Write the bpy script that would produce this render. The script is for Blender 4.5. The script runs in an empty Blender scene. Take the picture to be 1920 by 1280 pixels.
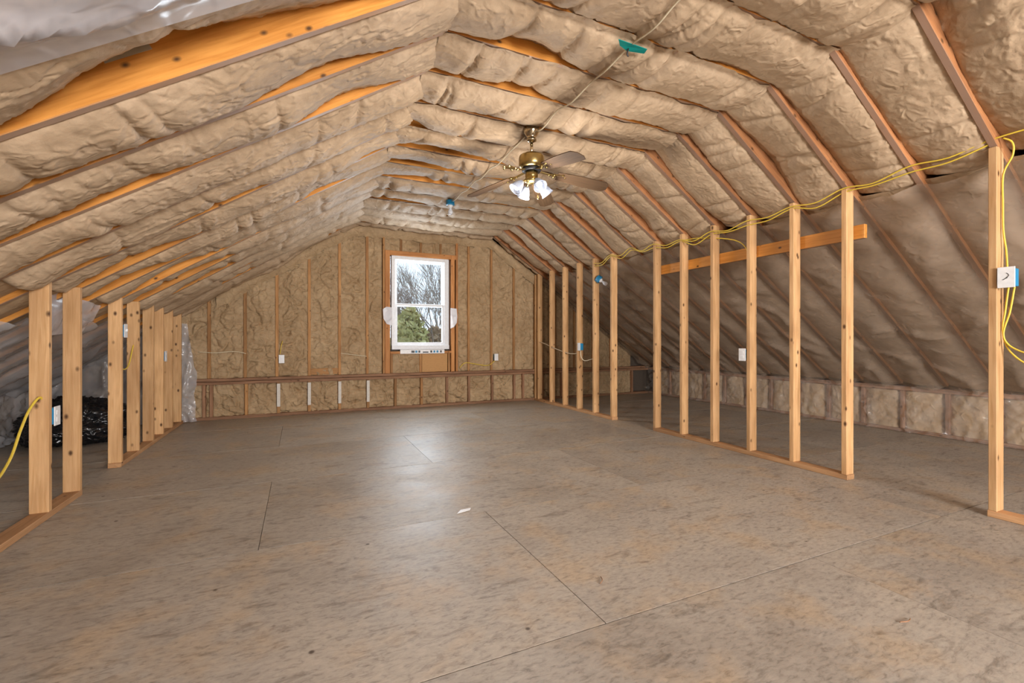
import bpy, bmesh, math, random
import numpy as np
from mathutils import Vector, Matrix
random.seed(7)
PI = math.pi
sc = bpy.context.scene
COL = sc.collection

# ------------------------------------------------------------------ camera
H = 1.05
cam_d = bpy.data.cameras.new('camera'); cam = bpy.data.objects.new('camera', cam_d); COL.objects.link(cam)
cam_d.sensor_width = 36; cam_d.lens = 855.5 / 1920 * 36
cam_d.shift_y = -2.3 / 1920
cam_d.clip_start = 0.05
cam.location = (0, 0, H); cam.rotation_euler = (PI / 2, 0, -math.radians(24.92))
sc.camera = cam

# ------------------------------------------------------------------ world, lights, exposure
w = bpy.data.worlds.new('overcast_sky'); sc.world = w; w.use_nodes = True
w.node_tree.nodes['Background'].inputs[0].default_value = (0.80, 0.90, 1.0, 1)
w.node_tree.nodes['Background'].inputs[1].default_value = 1.5
sc.view_settings.view_transform = 'Standard'; sc.view_settings.look = 'None'
sc.view_settings.gamma = 1; sc.view_settings.use_curve_mapping = False
sc.view_settings.exposure = 0.18
sc.cycles.use_denoising = True
sc.cycles.max_bounces = 5; sc.cycles.diffuse_bounces = 4; sc.cycles.use_light_tree = False; sc.cycles.glossy_bounces = 2; sc.cycles.transmission_bounces = 2
sc.cycles.transparent_max_bounces = 6
sc.cycles.use_adaptive_sampling = True; sc.cycles.adaptive_threshold = .10; sc.cycles.adaptive_min_samples = 16
sc.cycles.caustics_reflective = False; sc.cycles.caustics_refractive = False


def area(name, loc, rot, sx, sy, watts, col):
    l = bpy.data.lights.new(name, 'AREA'); l.shape = 'RECTANGLE'; l.size = sx; l.size_y = sy
    l.energy = watts; l.color = col
    o = bpy.data.objects.new(name, l); COL.objects.link(o); o.location = loc; o.rotation_euler = rot
    return o


# daylight entering by the rear gable window (behind the camera) and by the far gable window
area('rear_window_daylight', (1.80, -4.08, 1.45), (PI / 2, 0, 0), 2.3, 1.5, 560, (1.0, 0.985, 0.975))
area('far_window_daylight', (1.73, 7.20, 1.63), (-PI / 2, 0, 0), 0.72, 1.26, 48, (0.90, 0.95, 1.0))

# ------------------------------------------------------------------ geometry of the attic
XC, A, SL = 1.798, 3.459, 0.65         # ridge axis, virtual ridge height of rafter undersides, pitch
ZF = 2.77                              # underside of collar ties
XR, XL, YB = 3.72, -1.34, 7.10         # room faces of the knee walls, far gable
KX = (A - ZF) / SL                     # half width of the flat ceiling
XKL, XKR = XC - KX, XC + KX
EX = 4.49; XER, XEL = XC + EX, XC - EX # eave walls
DY, TH = 0.406, 0.038
YR = lambda k: 2.046 + DY * k          # near face of rafter k
YREAR = -4.2
zs = lambda x: A - SL * abs(x - XC)
CA, SA = 1 / math.hypot(1, SL), SL / math.hypot(1, SL)


# ------------------------------------------------------------------ noise
def _h(ix, iy, seed):
    n = (ix * 374761393 + iy * 668265263 + seed * 974711) & 0xFFFFFFFF
    n = ((n ^ (n >> 13)) * 1274126177) & 0xFFFFFFFF
    return ((n ^ (n >> 16)) & 0xFFFF) / 65535.0


def vn(x, y, seed=0):
    x = np.asarray(x, float); y = np.asarray(y, float)
    ix = np.floor(x).astype(np.int64); iy = np.floor(y).astype(np.int64)
    fx = x - ix; fy = y - iy
    fx = fx * fx * fx * (fx * (fx * 6 - 15) + 10); fy = fy * fy * fy * (fy * (fy * 6 - 15) + 10)
    a = _h(ix, iy, seed); b = _h(ix + 1, iy, seed); c = _h(ix, iy + 1, seed); d = _h(ix + 1, iy + 1, seed)
    return (a + (b - a) * fx) * (1 - fy) + (c + (d - c) * fx) * fy


def fbm(x, y, seed=0, o=3):
    r = 0; amp = .5; tot = 0
    for i in range(o):
        r = r + amp * vn(x * 2 ** i, y * 2 ** i, seed + 17 * i); tot += amp; amp *= .5
    return r / tot


def crease(x, y, seed=0, p=7.0, warp=.6):
    wx = x + warp * (vn(x * .9, y * .9, seed + 5) - .5) * 2; wy = y + warp * (vn(x * .9, y * .9, seed + 9) - .5) * 2
    n = fbm(wx, wy, seed, 2)
    return np.clip(1 - np.abs(2 * n - 1) * 1.6, 0, 1) ** p


# ------------------------------------------------------------------ materials
def mat(name):
    m = bpy.data.materials.new(name); m.use_nodes = True
    nt = m.node_tree; b = nt.nodes['Principled BSDF']
    return m, nt, b


def N(nt, t, **kw):
    n = nt.nodes.new(t)
    for k, v in kw.items():
        setattr(n, k, v)
    return n


def L(nt, a, b): nt.links.new(a, b)


def ramp(nt, fac, stops):
    r = N(nt, 'ShaderNodeValToRGB'); e = r.color_ramp.elements
    while len(e) > 1: e.remove(e[0])
    e[0].position = stops[0][0]; e[0].color = (*stops[0][1], 1)
    for p, c in stops[1:]:
        x = e.new(p); x.color = (*c, 1)
    if fac is not None: L(nt, fac, r.inputs[0])
    return r


def noise(nt, vec, scale, detail=3, rough=.55, typ=None, dist=0):
    n = N(nt, 'ShaderNodeTexNoise'); n.inputs['Scale'].default_value = scale
    if typ: n.noise_type = typ
    n.inputs['Detail'].default_value = detail; n.inputs['Roughness'].default_value = rough
    n.inputs['Distortion'].default_value = dist
    L(nt, vec, n.inputs['Vector']); return n


def mapping(nt, scale, rnd=True):
    tc = N(nt, 'ShaderNodeTexCoord'); mp = N(nt, 'ShaderNodeMapping'); mp.inputs['Scale'].default_value = scale
    L(nt, tc.outputs['Object'], mp.inputs['Vector'])
    if rnd:
        oi = N(nt, 'ShaderNodeObjectInfo'); ma = N(nt, 'ShaderNodeMath', operation='MULTIPLY'); ma.inputs[1].default_value = 37
        L(nt, oi.outputs['Random'], ma.inputs[0])
        va = N(nt, 'ShaderNodeVectorMath', operation='ADD')
        L(nt, mp.outputs[0], va.inputs[0]); L(nt, ma.outputs[0], va.inputs[1])
        return va.outputs[0]
    return mp.outputs[0]


def mixc(nt, fac, a, b, typ='MIX'):
    m = N(nt, 'ShaderNodeMix', data_type='RGBA', blend_type=typ)
    for sock, v in ((m.inputs[0], fac), (m.inputs[6], a), (m.inputs[7], b)):
        if hasattr(v, 'is_linked') or hasattr(v, 'links'):
            L(nt, v, sock)
        elif isinstance(v, (int, float)):
            sock.default_value = v
        else:
            sock.default_value = (*v, 1)
    return m.outputs[2]


def bump(nt, height, strength, dist, b, prev=None):
    n = N(nt, 'ShaderNodeBump'); n.inputs['Strength'].default_value = strength; n.inputs['Distance'].default_value = dist
    L(nt, height, n.inputs['Height'])
    if prev is not None: L(nt, prev, n.inputs['Normal'])
    if b is not None: L(nt, n.outputs[0], b.inputs['Normal'])
    return n.outputs[0]


def wood(name, light, dark, knot=(.10, .045, .018), knots=.17, rough=.65, var=.18, dust_shade=None):
    """board lumber: local Z is the length"""
    m, nt, b = mat(name)
    v = mapping(nt, (1, 1, .06)); g = noise(nt, v, 55, 4, .6, dist=.6)
    v2 = mapping(nt, (1, 1, .35)); g2 = noise(nt, v2, 7, 2)
    c = ramp(nt, g.outputs[0], [(.30, dark), (.62, light)]).outputs[0]
    c2 = ramp(nt, g2.outputs[0], [(.3, (.78, .72, .66)), (.7, (1.08, 1.06, 1.02))]).outputs[0]
    c = mixc(nt, 1.0, c, c2, 'MULTIPLY')
    vk = mapping(nt, (1, 1, .62)); vo = N(nt, 'ShaderNodeTexVoronoi'); vo.inputs['Scale'].default_value = 12.5
    L(nt, vk, vo.inputs['Vector'])
    kn = ramp(nt, vo.outputs['Distance'], [(knots * .45, (1, 1, 1)), (knots * 1.25, (0, 0, 0))]).outputs[0]
    c = mixc(nt, kn, c, knot)
    if dust_shade:  # underside tint: dust on left rafters, painted shade on the right
        tc = N(nt, 'ShaderNodeTexCoord'); sx = N(nt, 'ShaderNodeSeparateXYZ'); L(nt, tc.outputs['Normal'], sx.inputs[0])
        nd = noise(nt, mapping(nt, (1, 1, .3)), 9, 3)
        ad = N(nt, 'ShaderNodeMath', operation='MULTIPLY_ADD'); ad.inputs[1].default_value = .5
        L(nt, nd.outputs[0], ad.inputs[0]); L(nt, sx.outputs[0], ad.inputs[2])
        mr_ = N(nt, 'ShaderNodeMath', operation='MULTIPLY_ADD'); mr_.inputs[1].default_value = -1; mr_.inputs[2].default_value = -.35
        L(nt, ad.outputs[0], mr_.inputs[0]); cl = N(nt, 'ShaderNodeClamp'); L(nt, mr_.outputs[0], cl.inputs[0])
        fk = N(nt, 'ShaderNodeMath', operation='MULTIPLY'); fk.inputs[1].default_value = 2.4; fk.use_clamp = True; L(nt, cl.outputs[0], fk.inputs[0])
        c = mixc(nt, fk.outputs[0], c, dust_shade)
    oi = N(nt, 'ShaderNodeObjectInfo')
    hv = N(nt, 'ShaderNodeMapRange'); hv.inputs[3].default_value = 1 - var; hv.inputs[4].default_value = 1 + var * .6
    L(nt, oi.outputs['Random'], hv.inputs[0])
    c = mixc(nt, 1.0, c, hv.outputs[0], 'MULTIPLY')
    L(nt, c, b.inputs['Base Color']); b.inputs['Roughness'].default_value = rough
    b.inputs['Specular IOR Level'].default_value = .25
    bump(nt, g.outputs[0], .15, .004, b)
    return m


def kraft(name, light, dark, fine=.5, stain_shade=.0, fold=.5):
    m, nt, b = mat(name)
    v = mapping(nt, (1, 1, 1))
    n1 = noise(nt, v, 2.3, 2); n2 = noise(nt, v, 14, 3, .6)
    c = ramp(nt, n1.outputs[0], [(.3, dark), (.68, light)]).outputs[0]
    c2 = ramp(nt, n2.outputs[0], [(.3, (.84, .82, .80)), (.7, (1.06, 1.06, 1.06))]).outputs[0]
    c = mixc(nt, 1.0, c, c2, 'MULTIPLY')
    if stain_shade:
        n4 = noise(nt, v, 9, 3, .6, 'RIDGED_MULTIFRACTAL', 1.2)  # dark ridge lines: asphalt stain on the gable, painted crease shade on the ceiling
        s = ramp(nt, n4.outputs[0], [(.55, (0, 0, 0)), (1.0, (stain_shade,) * 3)]).outputs[0]
        c = mixc(nt, s, c, (.17, .09, .035))
    L(nt, c, b.inputs['Base Color']); b.inputs['Roughness'].default_value = .62
    b.inputs['Specular IOR Level'].default_value = .2
    n3 = noise(nt, v, 17, 3, .55, 'RIDGED_MULTIFRACTAL', .8); n5 = noise(nt, v, 60, 2, .6, None, .5)
    p0 = None
    if fold:
      vw = N(nt, 'ShaderNodeTexVoronoi'); vw.feature = 'DISTANCE_TO_EDGE'; vw.inputs['Scale'].default_value = 6.5
      nw = noise(nt, v, 5, 1); vx = N(nt, 'ShaderNodeMix', data_type='VECTOR'); vx.inputs[0].default_value = .16; L(nt, v, vx.inputs[4]); L(nt, nw.outputs[1], vx.inputs[5]); L(nt, vx.outputs[1], vw.inputs['Vector'])
      fo = ramp(nt, vw.outputs['Distance'], [(0, (0, 0, 0)), (.035, (1, 1, 1))]).outputs[0]
      p0 = bump(nt, fo, fine * fold, .010, None)
    p = bump(nt, n3.outputs[0], fine, .012, None, p0)
    bump(nt, n5.outputs[0], fine * .6, .004, b, p)
    return m


def plain(name, col, rough=.5, metal=0, spec=.4, var=0.0):
    m, nt, b = mat(name)
    b.inputs['Roughness'].default_value = rough; b.inputs['Metallic'].default_value = metal
    b.inputs['Specular IOR Level'].default_value = spec
    v = mapping(nt, (1, 1, 1)); n = noise(nt, v, 40, 3)
    lo = tuple(x * .88 for x in col)
    L(nt, ramp(nt, n.outputs[0], [(.3, lo), (.7, col)]).outputs[0], b.inputs['Base Color'])
    return m


def film(name, col, opac, rough=.22, bs=.5):
    """polythene sheeting: part of the light goes straight through"""
    m, nt, b = mat(name)
    b.inputs['Base Color'].default_value = (*col, 1); b.inputs['Roughness'].default_value = rough
    b.inputs['Specular IOR Level'].default_value = .6
    v = mapping(nt, (1, 1, 1)); n = noise(nt, v, 9, 4, .6, 'RIDGED_MULTIFRACTAL', 1.0)
    bump(nt, n.outputs[0], bs, .012, b)
    n2 = noise(nt, v, 5, 3)
    mr = N(nt, 'ShaderNodeMapRange'); mr.inputs[3].default_value = max(0, opac - .12); mr.inputs[4].default_value = min(1, opac + .12)
    L(nt, n2.outputs[0], mr.inputs[0]); L(nt, mr.outputs[0], b.inputs['Alpha'])
    return m


M = {}
M['stud'] = wood('pine_stud', (.69, .43, .22), (.54, .31, .135), knots=.15)
M['rafter'] = wood('orange_rafter', (.72, .33, .075), (.55, .22, .04), knots=.13, rough=.5, var=.22, dust_shade=(.36, .24, .17))
M['rafter_r'] = wood('shaded_brown_rafter', (.43, .195, .08), (.28, .12, .052), knots=.14, var=.3, dust_shade=(.30, .185, .125))  # right-slope shade painted into the wood, a darker copy of the left rafters
M['old'] = wood('weathered_plate_lumber', (.34, .19, .11), (.20, .10, .055), knots=.14)
M['plate'] = wood('floor_plate_lumber', (.56, .33, .17), (.42, .23, .11), knots=.12)
M['jamb'] = wood('fir_jamb_lumber', (.56, .27, .10), (.42, .17, .055), knots=.1)
M['wstud'] = wood('gable_stud_lumber', (.46, .25, .10), (.30, .145, .055), knots=.12, var=.3)
M['kraft'] = kraft('kraft_facing', (.51, .375, .25), (.42, .30, .19), .65, .42, 0)
M['kraft_w'] = kraft('gable_kraft_facing', (.45, .32, .185), (.355, .24, .13), .9, .8)
M['kraft_e'] = kraft('eave_kraft_facing', (.50, .36, .225), (.41, .285, .17), .6, 0, 0)
M['film'] = film('vapour_barrier_film', (.47, .36, .27), .50)
M['film_l'] = film('grey_vapour_barrier_film', (.55, .54, .55), .50)
M['film_c'] = film('clear_crinkled_film', (.72, .66, .60), .15, .11, .8)
M['film_w'] = film('milky_film', (.62, .60, .63), .60, .22)
M['flap'] = film('white_packing_film', (.68, .68, .72), .82, .3)
M['white'] = plain('white_plastic', (.80, .80, .80), .35)
M['vinyl'] = plain('white_vinyl', (.78, .80, .83), .4)
M['blue'] = plain('blue_plastic_box', (.02, .22, .42), .4)
M['teal'] = plain('teal_tape', (.0, .25, .22), .5)
M['yellow'] = plain('yellow_cable_jacket', (.72, .52, .06), .4)
M['cream'] = plain('cream_cable_jacket', (.70, .60, .42), .45)
M['brass'] = plain('antique_brass', (.45, .33, .13), .28, 1.0)
M['chrome'] = plain('polished_brass', (.62, .52, .36), .15, 1.0)
M['dark'] = plain('dark_plastic', (.02, .02, .022), .4)
M['bag'] = plain('black_bag_plastic', (.012, .012, .014), .22, 0, .6)
M['blade'] = wood('walnut_fan_blade', (.10, .058, .03), (.06, .034, .017), knots=.0, var=.1, rough=.85)
M['sheath'] = plain('roof_boarding', (.10, .075, .055), .9)
M['osb'] = plain('osb_panel', (.50, .27, .10), .7)
M['paint'] = plain('grey_paint_smear', (.42, .38, .28), .6)
M['fibre'] = plain('grey_fibreglass', (.10, .10, .11), .95)
M['strip'] = plain('white_foam_strip', (.66, .62, .56), .7)
M['ground'] = plain('winter_lawn', (.22, .19, .10), .9)
M['bark'] = plain('grey_bark', (.27, .23, .20), .9)
M['leafg'] = plain('yellow_green_foliage', (.46, .45, .20), .7)
M['hedge'] = plain('brown_hedge', (.42, .31, .20), .8)


def mk_floor():
    m, nt, b = mat('plywood_subfloor')
    v = mapping(nt, (1, 1, 1), True)
    vs = mapping(nt, (.42, 1, 1), True)
    vm = mapping(nt, (.36, 1, 1), True)
    big = noise(nt, v, 1.5, 4, .6); fine = noise(nt, vs, 62, 5, .7, dist=.5); mid = noise(nt, vm, 17, 4, .65, dist=.7)
    pat = noise(nt, v, 3.1, 4, .6)
    c = ramp(nt, big.outputs[0], [(.34, (.315, .27, .222)), (.5, (.365, .32, .268)), (.66, (.40, .345, .28))]).outputs[0]
    tan = ramp(nt, pat.outputs[0], [(.50, (0, 0, 0)), (.66, (.7,) * 3)]).outputs[0]
    c = mixc(nt, tan, c, (.42, .315, .21))
    f = ramp(nt, fine.outputs[0], [(.30, (.45, .43, .41)), (.47, (.96, .96, .96)), (.68, (1.22, 1.21, 1.20))]).outputs[0]
    c = mixc(nt, .75, c, f, 'MULTIPLY')
    s = ramp(nt, mid.outputs[0], [(.30, (.42, .39, .36)), (.45, (1, 1, 1))]).outputs[0]
    c = mixc(nt, .6, c, s, 'MULTIPLY')
    vo = N(nt, 'ShaderNodeTexVoronoi'); vo.inputs['Scale'].default_value = 3.6; L(nt, v, vo.inputs['Vector'])
    spot = ramp(nt, vo.outputs['Distance'], [(.022, (1, 1, 1)), (.045, (0, 0, 0))]).outputs[0]
    c = mixc(nt, spot, c, (.09, .065, .045))
    oi = N(nt, 'ShaderNodeObjectInfo'); hv = N(nt, 'ShaderNodeMapRange'); hv.inputs[3].default_value = .91; hv.inputs[4].default_value = 1.04
    L(nt, oi.outputs['Random'], hv.inputs[0]); c = mixc(nt, 1.0, c, hv.outputs[0], 'MULTIPLY')
    L(nt, c, b.inputs['Base Color'])
    r = ramp(nt, big.outputs[0], [(.3, (.40,) * 3), (.7, (.54,) * 3)]).outputs[0]
    L(nt, r, b.inputs['Roughness']); b.inputs['Specular IOR Level'].default_value = .35
    bump(nt, fine.outputs[0], .22, .003, b)
    return m


M['floor'] = mk_floor()


def mk_glass(name, col=(.95, .98, 1), ref=.06, rough=.02):
    m = bpy.data.materials.new(name); m.use_nodes = True; nt = m.node_tree; nt.nodes.clear()
    o = N(nt, 'ShaderNodeOutputMaterial'); t = N(nt, 'ShaderNodeBsdfTransparent'); g = N(nt, 'ShaderNodeBsdfGlossy'); x = N(nt, 'ShaderNodeMixShader')
    t.inputs[0].default_value = (*col, 1); g.inputs['Roughness'].default_value = rough; x.inputs[0].default_value = ref
    L(nt, t.outputs[0], x.inputs[1]); L(nt, g.outputs[0], x.inputs[2]); L(nt, x.outputs[0], o.inputs[0])
    return m


M['glass'] = mk_glass('window_glass')


def mk_shade():
    m, nt, b = mat('frosted_shade_glass')
    b.inputs['Base Color'].default_value = (.42, .46, .55, 1); b.inputs['Roughness'].default_value = .2
    b.inputs['Alpha'].default_value = .6
    return m


M['shade'] = mk_shade()


def mk_bulb(name, col, e):
    m, nt, b = mat(name); b.inputs['Base Color'].default_value = (.9, .9, .9, 1)
    b.inputs['Emission Color'].default_value = (*col, 1); b.inputs['Emission Strength'].default_value = e
    return m


M['bulb'] = mk_bulb('lit_bulb', (.93, .96, 1), .5)
M['bulb_off'] = plain('clear_bulb', (.75, .78, .85), .15)


# ------------------------------------------------------------------ object helpers
def obj(name, me, m=None, parent=None, loc=None):
    o = bpy.data.objects.new(name, me); COL.objects.link(o)
    if m is not None:
        mm = M[m] if isinstance(m, str) else m
        if len(me.materials) == 0: me.materials.append(mm)
    if loc is not None: o.location = loc
    if parent is not None: setp(o, parent)
    return o


def setp(o, parent):
    o.parent = parent
    o.matrix_parent_inverse = WORLD[parent.name].inverted() if parent.name in WORLD else parent.matrix_basis.inverted()


WORLD = {}


def empty(name, loc=(0, 0, 0)):
    o = bpy.data.objects.new(name, None); COL.objects.link(o); o.location = loc; o.empty_display_size = .1
    return o


def tag(o, label, cat, group=None):
    o['label'] = label; o['category'] = cat
    if group: o['group'] = group
    return o


def struct(o, label=None):
    o['kind'] = 'structure'
    if label: o['label'] = label
    return o


_box = {}


def box_mesh(sx, sy, sz, bev=.003, key=None):
    k = (round(sx, 4), round(sy, 4), round(sz, 4), bev, key)
    if k in _box: return _box[k]
    bm = bmesh.new(); bmesh.ops.create_cube(bm, size=1)
    for v in bm.verts: v.co = Vector((v.co.x * sx, v.co.y * sy, v.co.z * sz))
    if bev: bmesh.ops.bevel(bm, geom=bm.edges[:], offset=bev, segments=1, affect='EDGES')
    me = bpy.data.meshes.new('board'); bm.to_mesh(me); bm.free(); _box[k] = me
    return me


def board(name, p0, p1, wx, sx, sy, m, parent=None, bev=.003, key=None):
    """lumber of section sx (along wx) by sy, centred on the line p0-p1; local Z is its length"""
    p0 = Vector(p0); p1 = Vector(p1); d = p1 - p0; ln = d.length; z = d / ln
    x = Vector(wx); x = (x - z * x.dot(z)).normalized(); y = z.cross(x)
    key = key or m
    o = obj(name, box_mesh(sx, sy, ln, bev, key), m)
    mw = Matrix((x, y, z)).transposed().to_4x4(); mw.translation = (p0 + p1) / 2
    o.matrix_basis = mw; WORLD[o.name] = mw
    if parent is not None: setp(o, parent)
    return o


def abox(name, a, b, m, parent=None, bev=.002, key=None):
    a = Vector(a); b = Vector(b); s = b - a
    o = obj(name, box_mesh(abs(s.x), abs(s.y), abs(s.z), bev, key or m), m, None, (a + b) / 2)
    if parent is not None: setp(o, parent)
    return o


def raw(name, verts, faces, m, parent=None, smooth=False, origin=(0, 0, 0)):
    me = bpy.data.meshes.new(name)
    og = Vector(origin)
    me.from_pydata([tuple(Vector(v) - og) for v in verts], [], faces); me.validate()
    if smooth: me.polygons.foreach_set('use_smooth', [True] * len(me.polygons))
    return obj(name, me, m, parent, og)


def grid(name, P, m, parent=None, smooth=True, closed=False):
    """P: (nu, nv, 3) array of world points"""
    nu, nv, _ = P.shape
    og = P.reshape(-1, 3).mean(0)
    V = (P.reshape(-1, 3) - og)
    i = np.arange(nu - 1)[:, None] * nv + np.arange(nv - 1)[None, :]
    q = np.stack([i, i + 1, i + nv + 1, i + nv], -1).reshape(-1, 4)
    me = bpy.data.meshes.new(name)
    me.vertices.add(len(V)); me.vertices.foreach_set('co', V.astype(np.float32).ravel())
    me.loops.add(q.size); me.loops.foreach_set('vertex_index', q.ravel().astype(np.int32))
    me.polygons.add(len(q)); me.polygons.foreach_set('loop_start', (np.arange(len(q)) * 4).astype(np.int32))
    me.polygons.foreach_set('loop_total', np.full(len(q), 4, np.int32))
    me.polygons.foreach_set('use_smooth', np.full(len(q), smooth))
    me.update(calc_edges=True)
    return obj(name, me, m, parent, tuple(og))


def tube(name, pts, r, m, parent=None, sub=6, nseg=7):
    """smooth cable through pts (Catmull-Rom)"""
    P = [Vector(p) for p in pts]
    Q = []
    for i in range(len(P) - 1):
        a = P[max(i - 1, 0)]; b = P[i]; c = P[i + 1]; d = P[min(i + 2, len(P) - 1)]
        for s in range(sub):
            t = s / sub
            Q.append(.5 * ((2 * b) + (c - a) * t + (2 * a - 5 * b + 4 * c - d) * t * t + (3 * b - a - 3 * c + d) * t ** 3))
    Q.append(P[-1])
    vs = []; fs = []
    up = Vector((.31, .17, .93))
    for i, p in enumerate(Q):
        t = (Q[min(i + 1, len(Q) - 1)] - Q[max(i - 1, 0)]).normalized()
        x = t.cross(up).normalized(); y = t.cross(x)
        for j in range(nseg):
            a = 2 * PI * j / nseg; vs.append(p + (x * math.cos(a) + y * math.sin(a)) * r)
    n = nseg
    for i in range(len(Q) - 1):
        for j in range(n):
            fs.append((i * n + j, i * n + (j + 1) % n, (i + 1) * n + (j + 1) % n, (i + 1) * n + j))
    fs.append(tuple(range(n))[::-1]); fs.append(tuple(range((len(Q) - 1) * n, len(Q) * n)))
    return raw(name, vs, fs, m, parent, True, P[0])


def lathe(name, prof, m, parent=None, loc=(0, 0, 0), seg=24, rot=None):
    """prof: (radius, z) pairs around local Z"""
    vs = []; fs = []
    for r, z in prof:
        for j in range(seg):
            a = 2 * PI * j / seg; vs.append((r * math.cos(a), r * math.sin(a), z))
    for i in range(len(prof) - 1):
        for j in range(seg):
            fs.append((i * seg + j, i * seg + (j + 1) % seg, (i + 1) * seg + (j + 1) % seg, (i + 1) * seg + j))
    fs.append(tuple(range(seg))[::-1]); fs.append(tuple(range((len(prof) - 1) * seg, len(prof) * seg)))
    me = bpy.data.meshes.new(name); me.from_pydata(vs, [], fs); me.validate()
    me.polygons.foreach_set('use_smooth', [len(p.vertices) == 4 for p in me.polygons])
    o = obj(name, me, m, None, loc)
    if rot is not None: o.rotation_euler = rot
    WORLD[o.name] = o.matrix_basis.copy() if rot is None else Matrix.Translation(loc) @ o.rotation_euler.to_matrix().to_4x4()
    if parent is not None: setp(o, parent)
    return o


# ================================================================== THE SETTING
# ---- floor: sheets of plywood laid across the room
fl = struct(abox('floor', (XEL - .2, YREAR - .1, -.10), (XER + .2, YB + .25, -.022), 'sheath', None, 0), 'weathered plywood subfloor laid in staggered sheets')
row = -6
y = 1.388 - 6 * 1.22
while y < YB + .1:
    off = 1.03 if (row % 2 == 0) else -.19
    x = off - 2.44 * 3
    while x < XER:
        x0, x1 = max(x, XEL), min(x + 2.44, XER); y0, y1 = max(y, YREAR), min(y + 1.22, YB + .10)
        if x1 - x0 > .05 and y1 - y0 > .05:
            dz = random.uniform(-.0003, .0003)
            s = abox('plywood_sheet', (x0 + .0014, y0 + .0028, -.022), (x1 - .0014, y1 - .0028, 0 + dz), 'floor', fl, 0)
        x += 2.44
    y += 1.22; row += 1

# ---- ceiling: roof boarding as the root, rafters, collar ties and batts below it
RD = .184
nz = (RD + .01) / CA
vs = []; fs = []
for yy in (YREAR - .1, YB + .3):
    for x_, z_ in ((XEL - .25, zs(XEL - .25) + nz), (XC, A + nz), (XER + .25, zs(XER + .25) + nz), (XER + .25, zs(XER + .25) + nz + .05), (XC, A + nz + .06), (XEL - .25, zs(XEL - .25) + nz + .05)):
        vs.append((x_, yy, z_))
fs = [(0, 1, 7, 6), (1, 2, 8, 7), (2, 3, 9, 8), (3, 4, 10, 9), (4, 5, 11, 10), (5, 0, 6, 11), (0, 5, 4, 1), (1, 4, 3, 2), (6, 7, 10, 11), (7, 8, 9, 10)]
ceil = struct(raw('ceiling', vs, fs, 'sheath'), 'insulated attic roof with open rafters and collar ties')

KMIN, KMAX = -6, 12
for k in range(KMIN - 8, KMAX + 1):
    yc = YR(k) + TH / 2
    for s in (-1, 1):
        # lower end on the eave plate, upper end just past the collar tie
        xa = XC + s * (EX - .02); xb = XC + s * (KX - .06)
        nx = Vector((s * SA, 0, CA))
        off = nx * (RD / 2)
        p0 = Vector((xa, yc, zs(xa))) + off; p1 = Vector((xb, yc, zs(xb))) + off
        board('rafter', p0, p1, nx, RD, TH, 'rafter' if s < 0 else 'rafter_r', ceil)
    board('collar_tie', (XKL - .03, yc, ZF + .07), (XKR + .03, yc, ZF + .07), (0, 0, 1), .14, TH - .004, 'rafter', ceil)


# batts ----------------------------------------------------------------
def bumpsum(s, lst):
    r = np.zeros_like(s)
    for c, wd, d in lst:
        r = r + d * np.exp(-((s - c) / wd) ** 2)
    return r


LEFT_E = {0: [(-.42, .36, .15), (.15, .35, .07)], 1: [(.12, .26, .065), (-1.0, .35, .03)], 2: [(-.85, .40, .05), (.25, .22, .06)],
          3: [(-1.15, .25, .05)], 4: [(-.40, .30, .055), (-1.2, .2, .06)], 5: [(-1.10, .35, .075), (.5, .2, .05)], 6: [(-1.15, .35, .10), (.2, .2, .04)],
          7: [(-1.05, .40, .09)], 8: [(-1.0, .45, .10)], 9: [(-.9, .4, .06)], 10: [(-.6, .4, .05)], 11: [(-.7, .3, .06)]}
FLAT_E = {1: [(1.25, .24, .085)], 2: [(1.40, .20, .05)], 5: [(1.2, .5, .05)], 6: [(1.0, .5, .05)], 4: [(.8, .12, .04)], 7: [(1.3, .4, .03)], 9: [(1.1, .4, .05)]}


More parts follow.
